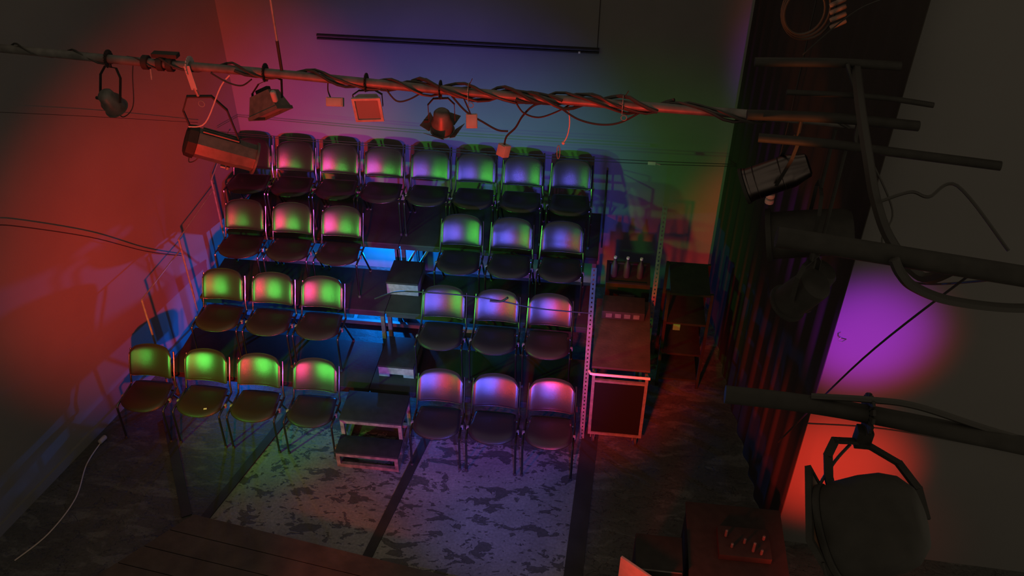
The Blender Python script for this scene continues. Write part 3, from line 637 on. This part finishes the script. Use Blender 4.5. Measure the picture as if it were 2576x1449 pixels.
cable('cable', 'thin dark cable drooping diagonally along the red left wall', [(-5.00, 4.5, 3.45), (-4.83, 5.3, 2.75), (-4.76, 5.6, 2.55), (-4.62, 6.3, 1.98), (-4.52, 6.9, 1.42), (-4.44, 7.4, 1.02)], 0.005)
wire('thin upper wire crossing the left wall', [(-4.86, 5.2, 3.78), (-4.55, 6.6, 3.05), (-4.28, 8.1, 2.25)], 0.0025)
t = thing('cord_clip', 'small dark clip hanging on the thin wire at the left wall', 'clip', (-4.8, 5.6, 3.5))
MB(Matrix.Translation((-4.80, 5.68, 3.51))).lathe([(0.006, 0.03), (0.012, 0.02), (0.014, -.03), (0.008, -.05)], 10).obj('clip_body', M_black, t)
MB().tube([(-4.86, 5.66, 3.53), (-4.80, 5.68, 3.53), (-4.74, 5.7, 3.53)], 0.008, 8).obj('clip_bar', M_galv, t)
t = thing('cable', 'pale extension lead with a plug on the floor by the left wall', 'cable', (-4.7, 5.6, 0))
MB().tube(smooth_path([(-4.72, 5.58, 0.012), (-4.72, 5.3, 0.008), (-4.62, 4.9, 0.008), (-4.66, 4.5, 0.008), (-4.8, 4.2, 0.008)], 8), 0.006, 6).obj('lead', M_redtape, t)
MB(frame_to((0.25, 1, 0), (0, 0, 1), (-4.72, 5.58, 0.028))).lathe([(0.01, -.01), (0.024, 0), (0.026, .07), (0.02, .08)], 12).obj('plug', M_pale, t)
t = thing('paper_scrap', 'tiny pale scrap lying on the front edge of the second front row seat', 'scrap', (-3.62, 5.72, 0.46))
MB(Matrix.Translation((-3.62, 5.745, 0.4585)) @ Matrix.Rotation(.3, 4, 'Z')).box(-.015, .015, -.008, .008, 0, .002).obj('scrap', M_white, t)

# ------------------------------------------------------------------ right side: drape front rig
def rpipe(label, pts, r=0.025, grp='pipes of the dark right hand rig'): return tag(MB().tube(smooth_path(pts), r, 12).obj('rig_pipe', M_black), label, 'pipe', grp)
rpipe('thick black rig pipe carrying the big silhouetted lantern at lower right', [(0.50, 2.46, 4.30), (1.0, 2.42, 4.30), (2.2, 2.20, 4.30)], 0.034)
rpipe('thickest black rig pipe crossing the right wall at mid height', [(0.80, 3.52, 4.31), (1.11, 3.5, 4.29), (1.5, 3.48, 4.26), (2.4, 3.42, 4.20)], 0.048)
rpipe('black rig pipe just below the end of the lighting pipe', [(0.85, 4.70, 4.20), (1.2, 4.65, 4.215), (1.46, 4.6, 4.22), (2.1, 4.5, 4.22)], 0.026)
rpipe('upper black rig pipe by the top of the drape', [(0.80, 4.98, 4.53), (1.24, 4.98, 4.55), (1.60, 4.98, 4.55)], 0.026)
rpipe('thin black rig pipe under the uppermost one', [(1.00, 4.93, 4.38), (1.49, 4.93, 4.38), (1.82, 4.93, 4.35)], 0.016)
rpipe('black rig pipe running on in line with the lighting pipe', [(0.79, 4.86, 4.26), (1.28, 4.86, 4.27), (1.75, 4.86, 4.25)], 0.030)
for lab, pts, r in [
    ('thick black cable bundle falling diagonally across the right wall', [(1.36, 4.95, 4.53), (1.30, 4.5, 4.52), (1.29, 4.1, 4.42), (1.33, 3.95, 4.28), (1.42, 3.85, 4.12), (1.56, 3.7, 4.02), (1.62, 3.55, 4.18)], 0.028),
    ('second black cable hanging through the upper rig pipes', [(1.30, 4.95, 4.56), (1.36, 4.90, 4.44), (1.41, 4.86, 4.30), (1.42, 4.8, 4.15), (1.50, 4.62, 4.20)], 0.013),
    ('long thin cable sloping up to the right across the wall', [(1.50, 5.05, 1.42), (1.60, 4.2, 3.05), (1.68, 3.44, 4.28)], 0.006),
    ('thin straight cable crossing the magenta lit wall', [(1.66, 5.0, 1.70), (2.4, 5.19, 1.52), (3.6, 5.14, 1.40)], 0.006),
    ('thin cable looping from the upper right towards the diagonal bundle', [(1.34, 3.9, 4.31), (1.46, 3.9, 4.37), (1.55, 3.9, 4.35), (1.66, 3.9, 4.42), (1.85, 3.6, 4.27)], 0.008),
    ('thick black cable loop sagging under the middle rig pipe', [(1.30, 3.42, 4.30), (1.34, 3.4, 4.24), (1.42, 3.4, 4.17), (1.60, 3.4, 4.11), (1.91, 3.4, 4.10), (2.2, 3.4, 4.18)], 0.024),
    ('thin diagonal wire crossing the very top right corner', [(1.05, 4.95, 4.60), (1.25, 4.8, 4.92), (1.45, 4.6, 5.10)], 0.004),
    ('crooked thin cable hanging from the drape side of the rig', [(1.42, 4.55, 4.22), (1.62, 4.5, 3.9), (1.58, 4.4, 3.75), (1.72, 4.3, 3.6), (1.80, 4.1, 3.7), (1.9, 3.5, 4.2)], 0.006),
    ('black cable draped over the lower rig pipe', [(0.80, 2.45, 4.335), (1.0, 2.42, 4.37), (1.15, 2.40, 4.375), (1.4, 2.36, 4.33), (1.7, 2.3, 4.30)], 0.012)]:
    cable('cable', lab, pts, r, group='cables of the dark right hand rig')
# silver par at right
c_ = Vector((1.07, 5.08, 3.75))
t = thing('par_can', 'polished silver par can hanging beside the black drape', 'stage light', tuple(c_))
ax = Vector((-0.80, 0.0, -0.40)).normalized(); ln = 0.42; mz = frame_to(ax, (0, 0, 1), c_-ax*ln*.5)
MB(mz).lathe([(0.055, 0), (0.075, .01), (0.085, .05), (0.102, .10), (0.106, .12), (0.106, ln*.9), (0.111, ln*.91), (0.111, ln*.94), (0.106, ln*.95)], 32).obj('body', M_silver, t)
MB(mz).lathe([(0.118, ln*.951), (0.118, ln), (0.10, ln*1.001), (0.095, ln*.97)], 32).obj('gel_frame', M_black, t)
MB(mz).lathe([(0.1075, ln*.40), (0.110, ln*.41), (0.1075, ln*.42)], 28, cap0=False, cap1=False).obj('rib', M_silver, t)
MB(mz).lathe([(0.1075, ln*.78), (0.110, ln*.79), (0.1075, ln*.80)], 28, cap0=False, cap1=False).obj('rib', M_silver, t)
top = Vector((1.10, 4.86, 4.12)); yoke(t, top, c_, 0.125, (0.1, 1, 0.0), M_black, (0.02, 0.005)); MB().tube([top, (1.10, 4.86, 4.24)], 0.012, 8).obj('stem', M_black, t)
# dark lanterns in rig, partly lit
def rig_lamp(c_, axis, rad, ln, label, mm=M_lamp, topz=None, name='rig_lantern'):
    t = thing(name, label, 'stage light', tuple(c_)); c_ = Vector(c_); ax = Vector(axis).normalized(); mz = frame_to(ax, (0, 0, 1), c_-ax*ln/2)
    MB(mz).lathe([(rad*.4, 0), (rad*.8, .01), (rad*.95, ln*.1), (rad, ln*.5), (rad, ln*.93), (rad*1.15, ln*.94), (rad*1.15, ln)], 22).obj('body', mm, t)
    side = ax.cross(Vector((0, 0, 1))).normalized(); top = c_+Vector((0, 0, topz or rad*2.2)); yoke(t, top, c_, rad*1.2, side, M_black, (0.022, 0.005))
    MB().tube([top, (top.x, top.y, max(top.z+.06, 4.20 if c_.y > 4 else 4.28))], 0.012, 8).obj('stem', M_black, t); return t
rig_lamp((1.30, 4.86, 3.48), (-.95, .1, -.22), 0.15, 0.52, 'big dark scoop lantern hanging under the silver par can in front of the drape', M_black)
rig_lamp((0.97, 3.50, 4.02), (-.4, .3, -.8), 0.085, 0.24, 'dark lantern hanging from the left end of the middle rig pipe', M_black)
rig_lamp((1.32, 4.63, 3.26), (-.35, .1, -.85), 0.10, 0.30, 'dark lantern hanging above the blue lit drape folds', M_black)
# coil of cable near top of drape
t = thing('cable_coil', 'coiled cable with orange lit loops hanging high on the drape', 'cable coil', (1.05, 5.6, 4.55))
for k in range(3):
    R_ = 0.12+0.02*k; MB().tube([Vector((1.14+k*.015+math.cos(a)*R_, 5.58+k*.02, 4.62+math.sin(a)*R_*1.2)) for a in [2*math.pi*j/28 for j in range(28)]], 0.008, 6, closed=True).obj('coil_loop', M_cable, t)
for k in range(4): MB(frame_to((0.8, 0, 0.45), (0, 0, 1), (1.27+.01*k, 5.53, 4.68-.045*k))).lathe([(0.012, 0), (0.014, .01), (0.014, .09), (0.01, .1)], 10).obj('connector', M_woodpale, t)
MB().tube([(1.20, 5.58, 4.74), (1.20, 5.4, 5.1), (1.20, 5.3, 5.6)], 0.006, 6).obj('hanging_line', M_cable, t)
# hanging gloves / orange pouch
t = thing('cable_coil', 'small orange lit coiled cable hanging on the drape at mid height', 'cable coil', (1.30, 6.2, 2.95))
for k in range(3): MB(frame_to((0, 0, 1), (0, 1, 0), (1.30, 6.22, 2.86+k*.05))).lathe([(0.02, 0), (0.034, .006), (0.036, .022), (0.034, .038), (0.02, .044)], 14).obj('bundle', M_redtape, t)
MB().tube([(1.30, 6.22, 3.0), (1.33, 6.25, 3.6), (1.36, 6.3, 5.5)], 0.005, 6).obj('hanging_line', M_cable, t)
# big silhouetted lantern, lower right, close to the camera
bc = Vector((0.985, 2.06, 4.13))
t = thing('fresnel_lantern', 'big black round stage lantern silhouetted at lower right close to the camera', 'stage light', tuple(bc))
toC = Vector((-0.80, 0.10, -0.50)).normalized(); mz = frame_to(toC, (0, 0, 1), bc-toC*0.12)
MB(mz).lathe([(0.05, -0.05), (0.10, -0.04), (0.145, 0.0), (0.165, 0.05), (0.170, 0.12), (0.165, 0.20), (0.155, 0.24)], 32).obj('housing', M_black, t, 50)
MB(mz).lathe([(0.160, 0.2405), (0.165, 0.245), (0.165, 0.262), (0.14, 0.263), (0.13, 0.25)], 32).obj('lens_ring', M_black, t)
pl = MB(mz)
for (x0, x1, y0, y1) in ((-.165, .165, -.165, -.145), (-.165, .165, .145, .165), (-.165, -.145, -.145, .145), (.145, .165, -.145, .145)): pl.box(x0, x1, y0, y1, 0.2635, 0.285)
pl.obj('colour_frame', M_black, t)
MB(mz).box(-.144, .144, -.144, .144, .266, .269).obj('gel', mat('amber_gel', (0.10, 0.05, 0.03), 0.4), t)
hn = MB(mz); hn.tube([(0.166, -0.03, 0.27), (0.195, -0.02, 0.27), (0.195, 0.03, 0.27), (0.166, 0.05, 0.27)], 0.006, 6); hn.obj('frame_handle', M_black, t)
cl = MB(); pts = [Vector((1.0, 2.42, 4.30))+Vector((0, math.cos(a)*.05, math.sin(a)*.05)) for a in [math.radians(d) for d in range(0, 361, 24)]]
for q0, q1 in zip(pts, pts[1:]): cl.bar(q0, q1, 0.055, 0.010, (1, 0, 0))
cl.obj('hook_clamp', M_black, t); MB().box(0.972, 1.028, 2.37, 2.42, 4.17, 4.25, .004).obj('stem', M_black, t)
yk = MB(); yp = [Vector((0.885, 2.14, 4.11)), Vector((0.868, 2.24, 4.15)), Vector((0.868, 2.31, 4.19)), Vector((0.895, 2.36, 4.215)), Vector((1.0, 2.39, 4.19)), Vector((1.11, 2.30, 4.19)), Vector((1.155, 2.20, 4.18)), Vector((1.165, 2.10, 4.15))]
for q0, q1 in zip(yp, yp[1:]): yk.bar(q0-(q1-q0).normalized()*.006, q1+(q1-q0).normalized()*.006, 0.030, 0.012, (0, .3, 1))
yk.obj('yoke', M_black, t)
MB().tube(smooth_path([(0.955, 2.37, 4.19), (0.90, 2.31, 4.165), (0.845, 2.235, 4.12), (0.822, 2.18, 4.10), (0.84, 2.17, 4.10), (0.875, 2.18, 4.11)], 6), 0.006, 6).obj('safety_wire', M_cable, t)

t = thing('wall_hook', 'small bent metal hook screwed into the magenta lit right wall', 'hook', (1.80, 5.2, 2.36))
MB().tube([(1.84, 5.235, 2.35), (1.80, 5.20, 2.35), (1.775, 5.19, 2.365), (1.77, 5.19, 2.39), (1.785, 5.19, 2.40)], 0.004, 6).obj('hook', M_galv, t)
# ------------------------------------------------------------------ cases and desk bottom right
t = thing('flight_case', 'big black flight case with metal fittings at the bottom right', 'case', (1.25, 4.45, 0))
MB().box(0.88, 1.62, 4.1, 4.95, 0.0, 0.70, .01).obj('case_body', M_black, t)
MB().box(0.87, 1.63, 4.09, 4.96, 0.7005, 0.73, .006).obj('case_lid', M_black, t)
for x in (1.0, 1.25, 1.5): MB().box(x-.03, x+.03, 4.078, 4.0895, 0.62, 0.72, .004).obj('latch', M_steel, t)
t = thing('amplifier', 'small black rack unit with steel knobs and rods on the flight case', 'amplifier', (1.3, 4.5, 0.73))
MB().box(1.10, 1.50, 4.42, 4.70, 0.731, 0.79, .004).obj('case', M_black, t)
for k, (x, y, l_) in enumerate(((1.16, 4.60, .07), (1.20, 4.50, .04), (1.30, 4.55, .05), (1.36, 4.48, .10), (1.42, 4.46, .05), (1.45, 4.60, .04))):
    MB(Matrix.Translation((x, y, 0.7905))).lathe([(0.010, 0), (0.012, .004), (0.011, l_), (0.006, l_+.004)], 12).obj('knob', M_steel, t)
t = thing('panel', 'pale tilted board catching red light at the bottom edge of the picture', 'board', (0.42, 4.1, 0))
MB(Matrix.Translation((0.34, 4.22, 0.0)) @ Matrix.Rotation(-0.60, 4, 'Z')).box(0, 0.34, 0, 0.02, 0.0, 0.90, .002).obj('board', M_pale, t)
t = thing('crate', 'black box with a thin bright edge beside the pale board', 'crate', (0.62, 4.35, 0))
MB().box(0.46, 0.82, 4.22, 4.55, 0.0, 0.78, .006).obj('crate_body', M_black, t); MB().tube([(0.47, 4.215, 0.785), (0.81, 4.215, 0.785)], 0.006, 6).obj('edge_strip', M_steel, t)
# small green label and glove on black shelf behind
t = thing('storage_rack', 'tall black storage rack in the dark gap between cart and drape', 'rack', (0.95, 7.4, 0))
for x in (0.70, 1.12):
    for y in (7.1, 7.6): MB().box(x, x+.03, y, y+.03, 0, 1.25).obj('upright', M_black, t)
for z in (0.1, 0.45, 0.85, 1.22): MB().box(0.732, 1.118, 7.1, 7.63, z, z+.025).obj('shelf', M_black, t)
gl = MB().box(0.80, 0.87, 7.088, 7.0995, 0.79, 0.86).obj('label_card', M_gcard); tag(gl, 'small green card on the storage rack', 'card')
